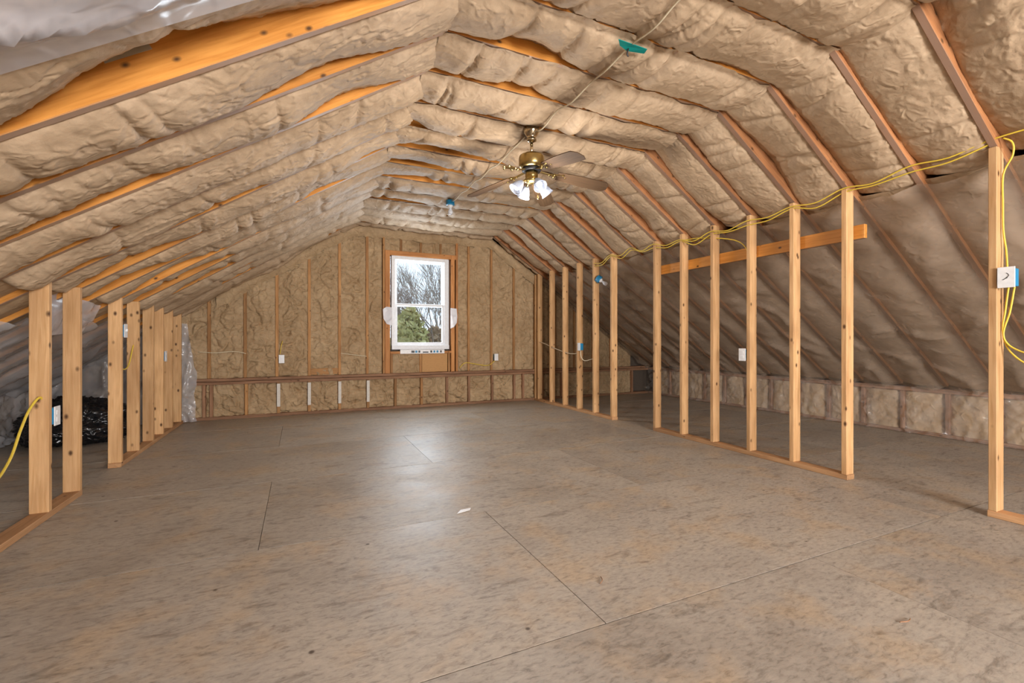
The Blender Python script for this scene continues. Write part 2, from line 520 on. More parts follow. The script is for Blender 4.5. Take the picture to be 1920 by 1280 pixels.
def batt(k, sec):
    """kraft-faced batt in the bay between rafter k-1 and rafter k"""
    ya = YR(k - 1) + TH; yb = YR(k)
    if k == KMAX + 1: yb = YB + .03
    seed = k * 31 + {'L': 1, 'F': 2, 'R': 3}[sec] * 1009
    rs = random.Random(seed)
    if sec == 'L': x0, x1 = XKL + .02, XL - .13
    elif sec == 'F': x0, x1 = XKL - .03, XKR + .03
    else: x0, x1 = XKR - .02, XR + .16
    ln = abs(x1 - x0) / (CA if sec != 'F' else 1)
    near = k <= 6
    nu = int(ln / (.010 if near else .018)); nv = 44 if near else 28
    u = np.linspace(0, 1, nu)[:, None] * np.ones((1, nv)); v = np.ones((nu, 1)) * np.linspace(0, 1, nv)[None, :]
    X = x0 + (x1 - x0) * u; S = u * ln
    flange = {'L': .012, 'F': .050, 'R': .006}[sec]
    wob = (fbm(S * 5, v * 0 + k, seed + 3) - .5)
    y_a = ya - flange * np.clip(.7 + 1.4 * wob, 0, 1.1); y_b = yb + (0.004 if sec != 'F' else .018) * 1
    Y = y_a + (y_b - y_a) * v
    W = np.clip((Y - ya) / (yb - ya), 0, 1)
    n = lambda f, sd: fbm(S * f, v * 0 + 3.3 * k, seed + sd)
    # far edge recess
    if sec == 'L':
        e1 = .004 + .018 * np.clip(n(2.2, 11) - .45, 0, 1) + bumpsum(X, LEFT_E.get(k, [(rs.uniform(-1, .4), .3, .05)]))
        e0 = .008 + .03 * n(2, 21); bl = .050 + .07 * (n(1.6, 31) - .45)
    elif sec == 'F':
        e1 = .008 + .06 * np.clip(n(2.2, 11) - .42, 0, 1) + bumpsum(X, FLAT_E.get(k, []))
        e0 = -.006 + 0 * S; bl = .042 + .05 * (n(2.0, 31) - .4)
    else:
        e1 = .012 + .11 * n(1.6, 11) ** 1.3; e0 = .006 + .02 * n(2, 21); bl = .030 + .03 * (n(2, 31) - .4)
    prof = np.sin(PI * np.clip(W, 0, 1)) ** .62
    sm = W * W * (3 - 2 * W)
    d = e0 * (1 - sm) + e1 * sm ** 1.0 - bl * prof
    # cross pinches where the batt has been pushed together
    npin = {'L': 4, 'F': 7, 'R': 4}[sec]
    pk = {'L': 1.0, 'F': 1.7, 'R': 1.0}[sec]
    for _ in range(npin):
        c = rs.uniform(.08, .95) * ln; sl_ = rs.uniform(-.12, .12); amp = rs.uniform(.010, .026) * pk
        wv = c + sl_ * (v - .5) + .03 * (fbm(v * 3, v * 0 + c, seed + 77) - .5)
        dd = np.abs(S - wv)
        d = d + amp * (.25 + .75 * prof) * np.exp(-dd / .014) - amp * .35 * prof * np.exp(-((dd - .07) / .05) ** 2)
    # creases and soft lumps, creases fan out from the stapled edges
    edge = 1 - prof
    q = {'L': .85, 'F': .6, 'R': .5}[sec]
    d = d + .012 * (fbm(S * 3, Y * 5, seed + 41, 2) - .5) * (.3 + prof)
    d = d - q * .0065 * crease(S * 4.0, Y * 6, seed + 51, 9) * (.3 + prof) + q * .008 * crease(S * 6 + 20, Y * 8, seed + 55, 14) * (.3 + prof)
    # strain wrinkles: long thin folds whose direction drifts along the batt
    ang = 2.6 * (fbm(S * 1.3, Y * 1.5, seed + 81) - .5) + (.25 if sec != 'F' else 1.2)
    ca_, sa_ = np.cos(ang), np.sin(ang)
    d = d + (.0048 if sec != 'F' else .0028) * (np.abs(vn(ca_ * S * 5 + sa_ * Y * 5, (-sa_ * S + ca_ * Y) * 38, seed + 83) - .5) - .25) * (.5 + .5 * prof) * 2 * vn(S * 3, Y * 3, seed + 85)
    d = d - q * .010 * crease(S * 13, Y * 5, seed + 61, 5) * (.25 + edge)
    d = d + .012 * (np.abs(((S * 4.3 + .3 * k) % 1) - .5) - .25) * edge
    d = d + .0025 * (fbm(S * 30 + 8 * fbm(S * 3, Y * 4, seed), Y * 11, seed + 71) - .5) * 2
    d = np.where((v < .02), np.maximum(d, -.006), d)
    if sec == 'F':
        Z = ZF + d
        P = np.stack([X, Y, Z], -1)
    else:
        s = -1 if sec == 'L' else 1
        P = np.stack([X + s * SA * d, Y, zs_arr(X) + CA * d], -1)
        # the lower end folds up into the bay
        fold = np.clip((u - .965) / .035, 0, 1)
        P[..., 2] += .07 * fold ** 2
    return grid('insulation_batt', P, 'kraft', ceil)


def zs_arr(X): return A - SL * np.abs(X - XC)


for k in range(KMIN + 1, KMAX + 2):
    for sec in ('L', 'F', 'R'):
        batt(k, sec)
# plain lower batts behind the knee walls, covered by sheeting
for k in range(KMIN + 1, KMAX + 2):
    ya = YR(k - 1) + TH; yb = YR(k) if k <= KMAX else YB + .03
    for s in (-1, 1):
        xa = (XL - .10) if s < 0 else (XR + .13); xb = XC + s * EX
        nu, nv = 40, 8
        u = np.linspace(0, 1, nu)[:, None] * np.ones((1, nv)); v = np.ones((nu, 1)) * np.linspace(0, 1, nv)[None, :]
        X = xa + (xb - xa) * u; Y = ya + (yb - ya) * v
        d = .03 - .02 * np.sin(PI * v) + .02 * (fbm(X * 3, Y * 5, k * 7 + s) - .5)
        grid('insulation_batt', np.stack([X + s * SA * d, Y, zs_arr(X) + CA * d], -1), 'kraft_e', ceil)


# ---- far gable wall
def slope_top(x): return min(zs(x), ZF)


wb = struct(raw('wall_back', [(XEL - .2, YB + .16, -.05), (1.27, YB + .16, -.05), (1.27, YB + .16, 3.6), (XEL - .2, YB + .16, 3.6),
                              (2.19, YB + .16, -.05), (XER + .2, YB + .16, -.05), (XER + .2, YB + .16, 3.6), (2.19, YB + .16, 3.6),
                              (1.27, YB + .16, .91), (2.19, YB + .16, .91), (1.27, YB + .16, 2.36), (2.19, YB + .16, 2.36)],
                [(0, 1, 2, 3), (4, 5, 6, 7), (1, 4, 9, 8), (10, 11, 7, 2)], 'sheath'), 'far gable wall of wrinkled kraft batts between studs')
LZ0, LZ1 = .462, .545
board('bottom_plate', (XEL, YB + .07, .02), (XER, YB + .07, .02), (0, 0, 1), .04, .14, 'old', wb)
board('sill_plate', (XEL, YB + .05, LZ0 + .02), (XER, YB + .05, LZ0 + .02), (0, 0, 1), .038, .14, 'old', wb)
board('sill_plate', (XEL, YB + .05, LZ1 - .02), (XER, YB + .05, LZ1 - .02), (0, 0, 1), .038, .14, 'old', wb)
UPX = [-2.33, -1.92, -1.50, -1.087, -.675, -.291, .120, .526, .915, 2.524, 2.93, 3.35, 3.76, 4.17, 4.58, 4.99, 5.4]
for x in UPX:
    board('stud', (x, YB + .07, LZ1), (x, YB + .07, slope_top(x) + .05), (1, 0, 0), .038, .089, 'wstud', wb)
LOX = [-2.3, -1.9, -1.5, -1.14, -1.06, -.66, -.27, .120, .526, .925, 1.33, 1.735, 2.15, 2.524, 2.94, 3.35, 3.52, 3.9, 4.3, 4.7, 5.1, 5.5, 5.9]
for x in LOX:
    board('stud', (x, YB + .07, .04), (x, YB + .07, LZ0), (1, 0, 0), .038, .13, 'old' if x < -.9 or x > 2 else 'wstud', wb)
for x in (-.27, .120, .526, .925):
    s = abox('foam_strip', (x - .021, YB - .006, .13), (x + .021, YB + .006, LZ0 - .012), 'strip', wb)
# blocking
board('block', (.14, YB + .05, LZ1 + .055), (.507, YB + .05, LZ1 + .055), (0, 0, 1), .089, .038, 'wstud', wb)
# window framing
board('king_stud', (1.155, YB + .06, LZ1), (1.155, YB + .06, ZF), (1, 0, 0), .030, .10, 'wstud', wb)
board('trimmer_stud', (1.21, YB + .055, LZ1), (1.21, YB + .055, 2.42), (1, 0, 0), .075, .11, 'jamb', wb)
board('king_stud', (2.315, YB + .06, LZ1), (2.315, YB + .06, ZF), (1, 0, 0), .036, .10, 'jamb', wb)
board('trimmer_stud', (2.245, YB + .055, LZ1), (2.245, YB + .055, 2.42), (1, 0, 0), .06, .11, 'jamb', wb)
board('header', (1.17, YB + .055, 2.39), (2.30, YB + .055, 2.39), (0, 0, 1), .07, .10, 'jamb', wb)
board('rough_sill', (1.25, YB + .055, .86), (2.22, YB + .055, .86), (0, 0, 1), .038, .11, 'jamb', wb)
for x in (1.42, 1.73, 2.05):
    board('cripple_stud', (x, YB + .07, 2.42), (x, YB + .07, ZF), (1, 0, 0), .034, .08, 'wstud', wb)
for x in (1.275, 1.725, 2.19):
    board('cripple_stud', (x, YB + .07, LZ1), (x, YB + .07, .842), (1, 0, 0), .036, .08, 'wstud', wb)
abox('osb_panel', (1.75, YB + .045, LZ1 + .002), (2.165, YB + .06, .838), 'osb', wb)


def wall_batt(x0, x1, z0, ztop, seed, amp=1.0, parent=wb, yb=YB + .052, m='kraft_w', den=.011):
    """wrinkled kraft facing between two studs; ztop is a function of x"""
    wdt = x1 - x0; ht = max(ztop(x0), ztop(x1)) - z0
    if wdt < .03 or ht < .05: return
    nv = max(8, int(wdt / den)); nu = max(8, int(ht / den))
    u = np.linspace(0, 1, nu)[:, None] * np.ones((1, nv)); v = np.ones((nu, 1)) * np.linspace(0, 1, nv)[None, :]
    X = x0 + wdt * v
    ZT = np.vectorize(ztop)(X); Z = z0 + (ZT - z0) * u
    prof = (np.sin(PI * np.clip(v, 0, 1)) ** .5)
    d = -.020 * prof * (.6 + .8 * fbm(X * 3, Z * 3, seed + 2))
    d = d + .030 * (fbm(X * 5, Z * 5, seed + 1) - .5) * prof
    d = d + .034 * amp * crease(X * 6.0, Z * 5, seed + 3, 5, .9) * (.3 + prof)
    d = d - .024 * amp * crease(X * 9.0, Z * 8, seed + 13, 5, .9) * prof
    d = d + .020 * amp * crease(X * 4 + 30, Z * 12, seed + 23, 5, .5) * prof
    d = d + .006 * (fbm(X * 24, Z * 24, seed + 33) - .5)
    Y = yb + d
    grid('insulation_batt', np.stack([X, Y, Z], -1)[::-1], m, parent)


ux = sorted(UPX + [1.14, 1.25])
ux = [-2.6] + [x for x in UPX if x < 1] + [1.145]
for i in range(len(ux) - 1):
    wall_batt(ux[i] + .012, ux[i + 1] - .012, LZ1, lambda x: slope_top(x) + .02, 100 + i * 7)
ux = [2.33] + [x for x in UPX if x > 2.4] + [5.9]
for i in range(len(ux) - 1):
    wall_batt(ux[i] + .012, ux[i + 1] - .012, LZ1, lambda x: slope_top(x) + .02, 300 + i * 7, .8 if i > 0 else 1.1)
for i in range(len(LOX) - 1):
    wall_batt(LOX[i] + .012, LOX[i + 1] - .012, .03, lambda x: LZ0 + .01, 500 + i * 7, 1.25)
wall_batt(1.28, 1.72, LZ1, lambda x: .85, 901)
for i, (a, b) in enumerate(((1.16, 1.42), (1.42, 1.73), (1.73, 2.05), (2.05, 2.32))):
    wall_batt(a + .01, b - .01, 2.41, lambda x: ZF + .02, 920 + i)


# insulation turned down over the head of the gable studs
def gable_band(x0, x1, seed):
    nu, nv = int(abs(x1 - x0) / .02), 14
    u = np.linspace(0, 1, nu)[:, None] * np.ones((1, nv)); v = np.ones((nu, 1)) * np.linspace(0, 1, nv)[None, :]
    X = x0 + (x1 - x0) * u
    drop = .13 + .06 * fbm(X * 3, X * 0, seed) + .02 * crease(X * 7, X * 0, seed + 1, 2)
    top = np.minimum(zs_arr(X), ZF) + .03
    Z = top - (drop + .02) * v
    d = -.045 * np.sin(PI * np.clip(v * .9 + .1, 0, 1)) + .03 * (fbm(X * 6, Z * 6, seed + 5) - .5) + .012 * crease(X * 9, Z * 8, seed + 7, 5)
    grid('insulation_batt', np.stack([X, YB + .02 + d, Z], -1), 'kraft_w', wb)


gable_band(-1.0, XKL + .1, 41); gable_band(XKL - .1, XKR + .1, 52); gable_band(XKR - .1, 3.75, 63)

# ---- window in the far gable
win = struct(empty('window_1', (1.73, YB + .05, .9)), 'white vinyl double-hung window in the far gable wall')
WX0, WX1, WZ0, WZ1 = 1.275, 2.185, .912, 2.355
yw0, yw1 = YB + .03, YB + .12
abox('window_frame', (WX0, yw0, WZ0), (WX0 + .055, yw1, WZ1), 'vinyl', win)
abox('window_frame', (WX1 - .075, yw0, WZ0), (WX1, yw1, WZ1), 'vinyl', win)
abox('window_frame', (WX0 + .055, yw0, WZ1 - .055), (WX1 - .075, yw1, WZ1), 'vinyl', win)
abox('window_sill', (WX0 - .0, yw0 - .02, WZ0 - .004), (WX1, yw1, WZ0 + .06), 'vinyl', win)
zm = 1.60
ix0, ix1 = WX0 + .055, WX1 - .075


def sash(z0, z1, yy, nm):
    t = .034
    a = abox(nm, (ix0, yy, z0), (ix0 + t, yy + .03, z1), 'vinyl', win)
    abox('sash_stile', (ix1 - t, yy, z0), (ix1, yy + .03, z1), 'vinyl', win)
    abox('sash_rail', (ix0 + t, yy, z1 - t), (ix1 - t, yy + .03, z1), 'vinyl', win)
    abox('sash_rail', (ix0 + t, yy, z0), (ix1 - t, yy + .03, z0 + t * 1.3), 'vinyl', win)
    abox('pane', (ix0 + t - .004, yy + .012, z0 + t), (ix1 - t + .004, yy + .017, z1 - t + .004), 'glass', win, 0)


sash(WZ0 + .06, zm + .02, yw0 + .012, 'sash_stile')
sash(zm - .02, WZ1 - .055, yw0 + .048, 'sash_stile')
# packing flaps and printed tape strip
raw('tape_flap', [(1.275, YB - .012, 1.27), (1.275, YB - .012, 1.55), (1.19, YB - .02, 1.56), (1.135, YB - .022, 1.52), (1.145, YB - .022, 1.38), (1.19, YB - .02, 1.30),
                  (1.275, YB - .016, 1.27), (1.275, YB - .016, 1.55), (1.19, YB - .024, 1.56), (1.135, YB - .026, 1.52), (1.145, YB - .026, 1.38), (1.19, YB - .024, 1.30)],
    [(0, 1, 2, 3, 4, 5), (11, 10, 9, 8, 7, 6)] + [(i, (i + 1) % 6, 6 + (i + 1) % 6, 6 + i) for i in range(6)], 'flap', win, False, (1.2, YB, 1.4))
raw('tape_flap', [(2.20, YB - .012, 1.24), (2.20, YB - .012, 1.57), (2.30, YB - .02, 1.56), (2.31, YB - .022, 1.42), (2.30, YB - .022, 1.33), (2.25, YB - .02, 1.26),
                  (2.20, YB - .016, 1.24), (2.20, YB - .016, 1.57), (2.30, YB - .024, 1.56), (2.31, YB - .026, 1.42), (2.30, YB - .026, 1.33), (2.25, YB - .024, 1.26)],
    [(5, 4, 3, 2, 1, 0), (6, 7, 8, 9, 10, 11)] + [(i, 6 + i, 6 + (i + 1) % 6, (i + 1) % 6) for i in range(6)], 'flap', win, False, (2.25, YB, 1.4))
tp = abox('sill_tape', (1.40, YB - .008, .842), (2.10, YB - .004, .905), 'white', win, 0)
for i, (a, wd, c) in enumerate(((1.57, .05, 'dark'), (1.63, .035, 'blue'), (1.68, .03, 'dark'), (1.75, .09, 'dark'), (1.87, .03, 'dark'), (1.92, .03, 'blue'), (1.97, .03, 'blue'), (2.03, .025, 'dark'))):
    abox('printed_mark', (a, YB - .0095, .855), (a + wd, YB - .0080, .855 + (.035 if i != 3 else .018)), c, tp, 0)

# ---- knee wall on the right
wr = struct(empty('wall_right', (XR, 2, 0)), 'open stud knee wall on the right')
RST = [YR(k) for k in (-2, 0, 1, 2, 3, 4, 5, 7, 8, 9, 10, 11)] + [6.945]
for i, yk in enumerate(RST):
    xo = random.uniform(-.003, .003)
    board('stud', (XR + .0445 + xo, yk + TH / 2, .038), (XR + .0445 + xo, yk + TH / 2, 2.195), (1, 0, 0), .089, TH, 'stud', wr)
board('stud', (XR + .0445, 7.06, .038), (XR + .0445, 7.06, 2.195), (1, 0, 0), .089, TH, 'stud', wr)
for a, b in ((YREAR, YR(-2) + .042), (YR(0) - .004, YR(5) + .045), (YR(7) - .01, 7.1)):
    board('bottom_plate', (XR + .0445, a, .019), (XR + .0445, b, .019), (0, 0, 1), .038, .089, 'plate', wr)
board('brace_board', (XR + .089 + .02, 1.975, 1.865), (XR + .089 + .02, 4.13, 1.865), (0, 0, 1), .105, .038, 'rafter', wr)
# ---- knee wall on the left
wl = struct(empty('wall_left', (XL, 4, 0)), 'open stud knee wall on the left')
for yk in (3.583, 3.999, 4.786, 5.235, 5.692, 6.057, 6.449, 6.873):
    board('stud', (XL - .0445, yk + TH / 2, .038), (XL - .0445, yk + TH / 2, 1.405), (1, 0, 0), .089, TH, 'stud', wl)
for a, b in ((1.2, 4.04), (4.78, 7.1)):
    board('bottom_plate', (XL - .0445, a, .019), (XL - .0445, b, .019), (0, 0, 1), .038, .089, 'plate', wl)


# ---- eave walls
def eave(name, x, s, lab):
    wv = struct(abox(name, (x + s * .10, YREAR, -.05), (x + s * .12, YB + .2, .66), 'sheath', None, 0), lab)
    board('top_plate', (x + s * .035, YREAR, .50), (x + s * .035, YB, .50), (0, 0, 1), .05, .10, 'old', wv)
    board('bottom_plate', (x + s * .05, YREAR, .019), (x + s * .05, YB, .019), (0, 0, 1), .038, .10, 'old', wv)
    ys = [YR(k) + TH / 2 for k in range(-2 if s > 0 else 4, 13)]
    for yk in ys:
        board('stud', (x + s * .05, yk, .038), (x + s * .05, yk, .475), (0, 1, 0), .038, .09, 'old', wv)
    for i in range(len(ys) - 1):
        a, b = ys[i] + .019, ys[i + 1] - .019
        nu, nv = 26, 26
        u = np.linspace(0, 1, nu)[:, None] * np.ones((1, nv)); v = np.ones((nu, 1)) * np.linspace(0, 1, nv)[None, :]
        Y = a + (b - a) * v; Z = .038 + .437 * u
        d = .04 - .03 * np.sin(PI * v) ** .6 + .03 * (fbm(Y * 6, Z * 6, i + 70) - .5) + .012 * crease(Y * 7, Z * 7, i + 90, 5)
        P = np.stack([x + s * d, Y, Z], -1)
        grid('insulation_batt', P, 'kraft_e', wv)
    return wv


eave('wall_right_eave', XER, 1, 'low eave wall behind the right knee wall')
eave('wall_left_eave', XEL, -1, 'low eave wall behind the left knee wall')

# ---- rear gable wall behind the camera, with its wide window
rw = struct(empty('wall_rear', (XC, YREAR, 0)), 'rear gable wall behind the viewpoint')
OX0, OX1, OZ0, OZ1 = .62, 2.98, .68, 2.22
for nm, a, b in (('panel', (XEL - .1, 0), (OX0, 3.4)), ('panel', (OX1, 0), (XER + .1, 3.4)), ('panel', (OX0, 0), (OX1, OZ0)), ('panel', (OX0, OZ1), (OX1, 3.6))):
    abox(nm, (a[0], YREAR - .1, a[1]), (b[0], YREAR - .02, b[1]), 'kraft', rw, 0)

# ================================================================== SHEETING
def slope_film(name, xa, xb, ya, yb, s, m, label, seed, sag=.03, group=None, edge=None, off=.012, flat=None):
    nu = int(abs(xb - xa) / .03); nv = int((yb - ya) / .03)
    u = np.linspace(0, 1, nu)[:, None] * np.ones((1, nv)); v = np.ones((nu, 1)) * np.linspace(0, 1, nv)[None, :]
    X = xa + (xb - xa) * u; Y = ya + (yb - ya) * v
    if edge is not None: X = X - edge * fbm(Y * 2.2, Y * 0, seed) * (1 - u)
    ph = ((Y - (2.046 + TH / 2)) / DY) % 1.0
    pr = np.sin(PI * ph) ** .7
    if flat is not None: pr = pr * np.clip((flat - Y) / .06, 0, 1)
    d = -off - sag * pr * (.3 + 1.1 * fbm(X * 1.2, Y * .9, seed + 1))
    d = d - .04 * crease(X * 1.6 + Y * .9, Y * 1.6 - X * .5, seed + 2, 4, .9) * pr - .016 * crease(X * 5, Y * 3, seed + 3, 5) * pr
    d = d - .012 * (fbm(X * 5, Y * 5, seed + 4) - .3) * pr
    P = np.stack([X + s * SA * d, Y, zs_arr(X) + CA * d], -1)
    o = grid(name, P, m)
    return tag(o, label, 'plastic sheet', group)


slope_film('vapour_barrier', XR + .12, XER - .03, -2.2, YB + .02, 1, 'film', 'brownish plastic vapour barrier over the slope behind right knee wall', 5, .03)
slope_film('vapour_barrier', XL - .12, XEL + .03, 1.0, YB + .02, -1, 'film_l', 'grey plastic vapour barrier over the slope behind left knee wall', 15, .06, edge=.25)
slope_film('vapour_barrier', XKL - .1, XL - .05, -1.5, 1.715, -1, 'film_w', 'milky plastic sheet stapled over the rafters at upper left', 25, .03, off=.030, flat=1.655)


def wall_film(name, x, s, ya, yb, z1, m, label, seed):
    nv = int((yb - ya) / .022); nu = 28
    u = np.linspace(0, 1, nu)[:, None] * np.ones((1, nv)); v = np.ones((nu, 1)) * np.linspace(0, 1, nv)[None, :]
    Y = ya + (yb - ya) * v; Z = .012 + (z1 - .012) * u
    d = .025 + .035 * fbm(Y * 3, Z * 3, seed) + .07 * crease(Y * 4 + Z * 3, Z * 3.2 - Y, seed + 1, 5, .8) + .03 * crease(Y * 7 - Z * 5, Z * 6, seed + 2, 5, .8)
    P = np.stack([x - s * d, Y, Z], -1)
    return tag(grid(name, P, m), label, 'plastic sheet')


wall_film('vapour_barrier', XER, 1, -1.0, YB - .02, .535, 'film_c', 'clear crinkled plastic film over the low right eave wall', 31)
wall_film('vapour_barrier', XEL, -1, 3.0, YB - .02, .535, 'film_l', 'grey plastic film over the low left eave wall', 33)
# film on the far gable at its left end
nu, nv = 60, 70
u = np.linspace(0, 1, nu)[:, None] * np.ones((1, nv)); v = np.ones((nu, 1)) * np.linspace(0, 1, nv)[None, :]
X = XEL + .04 + (-1.17 - .12 * u - XEL - .04) * v + .10 * (fbm(u * 5, u * 0, 3) - .5) * v; Z = .012 + (np.minimum(zs_arr(X), 1.30) - .05) * u
d = .06 + .05 * fbm(X * 3, Z * 3, 8) + .05 * crease(X * 4, Z * 2.5, 9, 5, .8) * (v > .03) + .02 * crease(X * 8, Z * 7, 19, 5, .8)
tag(grid('vapour_barrier', np.stack([X, YB - .0 - d, Z], -1), 'film_l'), 'milky crumpled plastic hanging on the left end of the far gable', 'plastic sheet')
# flap hanging from the rafters between the second and third left stud
nu, nv = 30, 26
u = np.linspace(0, 1, nu)[:, None] * np.ones((1, nv)); v = np.ones((nu, 1)) * np.linspace(0, 1, nv)[None, :]
Y = 3.98 + .78 * v; Z = 1.37 - .04 * v - .30 * u * (1 - .3 * v)
X = XL - .105 - .10 * u - .03 * fbm(Y * 6, Z * 6, 4) - .025 * crease(Y * 5, Z * 6, 5, 4)
tag(grid('vapour_barrier', np.stack([X, Y, Z], -1), 'film_w'), 'loose milky plastic flap behind the second stud of left wall', 'plastic sheet')

# ================================================================== THINGS
# ---- ceiling fan
FX, FY = 1.70, YR(3) + TH / 2
FZ = ZF
fan = tag(empty('ceiling_fan', (FX, FY, FZ)), 'brass ceiling fan with dark wooden blades and glass light shades', 'ceiling fan')
lathe('canopy', [(.030, 0), (.062, -.002), (.066, -.02), (.060, -.05), (.040, -.072), (.030, -.088), (.040, -.095), (.040, -.108), (.02, -.118), (.0125, -.12)], 'chrome', fan, (FX, FY, FZ))
lathe('downrod', [(.0125, -.115), (.0125, -.225)], 'chrome', fan, (FX, FY, FZ), 12)
zmot = FZ - .215
lathe('motor_housing', [(.02, 0), (.075, -.006), (.098, -.018), (.104, -.035), (.104, -.085), (.100, -.100), (.090, -.112), (.075, -.118), (.055, -.12)], 'brass', fan, (FX, FY, zmot), 32)
lathe('flywheel', [(.05, -.118), (.078, -.120), (.078, -.140), (.045, -.142)], 'dark', fan, (FX, FY, zmot), 28)
lathe('switch_housing', [(.045, -.140), (.052, -.146), (.052, -.185), (.046, -.200), (.058, -.205), (.058, -.222), (.035, -.236), (.012, -.24)], 'brass', fan, (FX, FY, zmot), 28)
zbl = zmot - .128


def blade_mesh():
    n = 14; outl = []
    for i in range(n + 1):
        t = i / n; outl.append((.215 + .44 * t, (.052 + .018 * min(1, t * 2.2)) * (1 if t < .9 else math.sqrt(max(.0, 1 - ((t - .9) / .1) ** 2 * .8)))))
    top = [(x, y) for x, y in outl] + [(x, -y) for x, y in reversed(outl)]
    vs = [(x, y, .003) for x, y in top] + [(x, y, -.003) for x, y in top]; k = len(top)
    fs = [tuple(range(k)), tuple(range(2 * k - 1, k - 1, -1))] + [(i, k + i, k + (i + 1) % k, (i + 1) % k) for i in range(k)]
    me = bpy.data.meshes.new('fan_blade'); me.from_pydata([(z_, y_, x_) for x_, y_, z_ in vs], [], fs)  # length on local Z for the grain
    bm = bmesh.new(); bm.from_mesh(me); bmesh.ops.recalc_face_normals(bm, faces=bm.faces[:]); bm.to_mesh(me); bm.free()
    return me


def iron_mesh():
    bm = bmesh.new()
    def bar(p, q, w_, t_):
        p = Vector(p); q = Vector(q); d = q - p
        r = bmesh.ops.create_cube(bm, size=1)
        z = d.normalized(); x = Vector((0, 1, 0)); yv = z.cross(x)
        for v_ in r['verts']:
            c = v_.co; v_.co = (p + q) / 2 + x * c.x * w_ + yv * c.y * t_ + z * c.z * d.length
    bar((.06, 0, 0), (.15, .0, -.012), .022, .006)
    bar((.14, .0, -.012), (.26, .030, -.006), .014, .006)
    bar((.14, .0, -.012), (.26, -.030, -.006), .014, .006)
    bar((.14, 0, -.012), (.28, 0, -.006), .012, .006)
    for c in ((.15, 0, -.014), (.26, .032, -.01), (.26, -.032, -.01), (.285, 0, -.01), (.19, .022, -.014), (.19, -.022, -.014)):
        r = bmesh.ops.create_uvsphere(bm, u_segments=8, v_segments=6, radius=.011)
        for v_ in r['verts']: v_.co += Vector(c)
    me = bpy.data.meshes.new('blade_iron'); bm.to_mesh(me); bm.free(); return me


bme, ime = blade_mesh(), iron_mesh()
droop = math.radians(9)
for a in (121, 49, -14, -86, 194):
    a = math.radians(a)
    Rz = Matrix.Rotation(a, 4, 'Z'); T = Matrix.Translation((FX, FY, zbl))
    o = obj('blade_iron', ime, 'brass'); o.matrix_basis = T @ Rz @ Matrix.Rotation(droop * .7, 4, 'Y'); setp(o, fan)
    if a > 3: continue
    o = obj('fan_blade', bme, 'blade')
    # local Z of the blade mesh points outwards
    B = Matrix(((0, 0, 1, 0), (0, 1, 0, 0), (-1, 0, 0, 0), (0, 0, 0, 1)))
    o.matrix_basis = T @ Rz @ Matrix.Rotation(droop, 4, 'Y') @ Matrix.Rotation(math.radians(-12), 4, 'X') @ B; setp(o, fan)
zk = zmot - .215
for i, a in enumerate((25, 115, 205, 295)):
    a = math.radians(a - 24.9); dx, dy = math.cos(a), math.sin(a)
    p = (FX + .05 * dx, FY + .05 * dy, zk); q = (FX + .088 * dx, FY + .088 * dy, zk - .022)
    arm = tube('lamp_arm', [(FX + .03 * dx, FY + .03 * dy, zk), p, q], .009, 'brass', fan, 4, 8)
    tilt = math.radians(42)
    R_ = Matrix.Translation(q) @ Matrix.Rotation(a, 4, 'Z') @ Matrix.Rotation(-tilt, 4, 'Y')
    sh = lathe('lamp_shade', [(.018, .004), (.022, -.004), (.034, -.025), (.044, -.055), (.047, -.075), (.055, -.092), (.052, -.0925), (.044, -.075), (.041, -.055), (.031, -.025), (.018, -.006)], 'shade', None, (0, 0, 0), 20)
    sh.matrix_basis = R_; WORLD[sh.name] = R_; setp(sh, fan)
    bu = lathe('bulb', [(.008, -.012), (.013, -.02), (.022, -.045), (.026, -.060), (.022, -.078), (.010, -.086), (.002, -.088)], 'bulb', None, (0, 0, 0), 14)
    bu.matrix_basis = R_; setp(bu, sh)
tube('pull_chain', [(FX + .03, FY - .04, zk - .01), (FX + .034, FY - .046, zk - .07), (FX + .034, FY - .046, zk - .125)], .0022, 'brass', fan, 3, 5)
lathe('chain_fob', [(.003, 0), (.009, -.008), (.010, -.024), (.004, -.036)], 'brass', fan, (FX + .034, FY - .046, zk - .123), 10)
pl = bpy.data.lights.new('fan_lamp', 'POINT'); pl.energy = 38; pl.color = (1, .94, .87); pl.shadow_soft_size = .10
plo = bpy.data.objects.new('fan_lamp', pl); COL.objects.link(plo); plo.location = (FX, FY, zk - .30); setp(plo, fan)


# ---- blue boxes with a bulb
def socket(loc, axis, label, lit=None):
    s = tag(empty('bulb_socket', loc), label, 'light socket', 'bare bulbs in blue boxes')
    M_ = Matrix.Translation(loc) @ Vector((0, 0, -1)).rotation_difference(Vector(axis)).to_matrix().to_4x4()
    parts = (('octagon_box', [(.045, .035), (.052, .03), (.052, -.012), (.056, -.014), (.056, -.022), (.03, -.026)], 'blue', 8),
             ('lamp_holder', [(.034, -.024), (.030, -.042), (.020, -.055), (.016, -.058)], 'white', 16),
             ('bulb', [(.013, -.055), (.014, -.068), (.026, -.092), (.030, -.110), (.026, -.128), (.014, -.139), (.002, -.142)], lit or 'bulb_off', 16))
    for nm, pr, m_, sg in parts:
        o = lathe(nm, pr, m_, None, (0, 0, 0), sg); o.matrix_basis = M_; setp(o, s)
    return s


SY = YR(8) + TH / 2
socket((1.647, SY, ZF - .065), (0, 0, -1), 'blue ceiling box with a bare bulb near the far gable', 'bulb_off')
socket((XR + .05, YR(8) - .05, 1.90), (.5, -.55, -.55), 'blue box with a bare bulb on a stud of right wall', 'bulb_off')
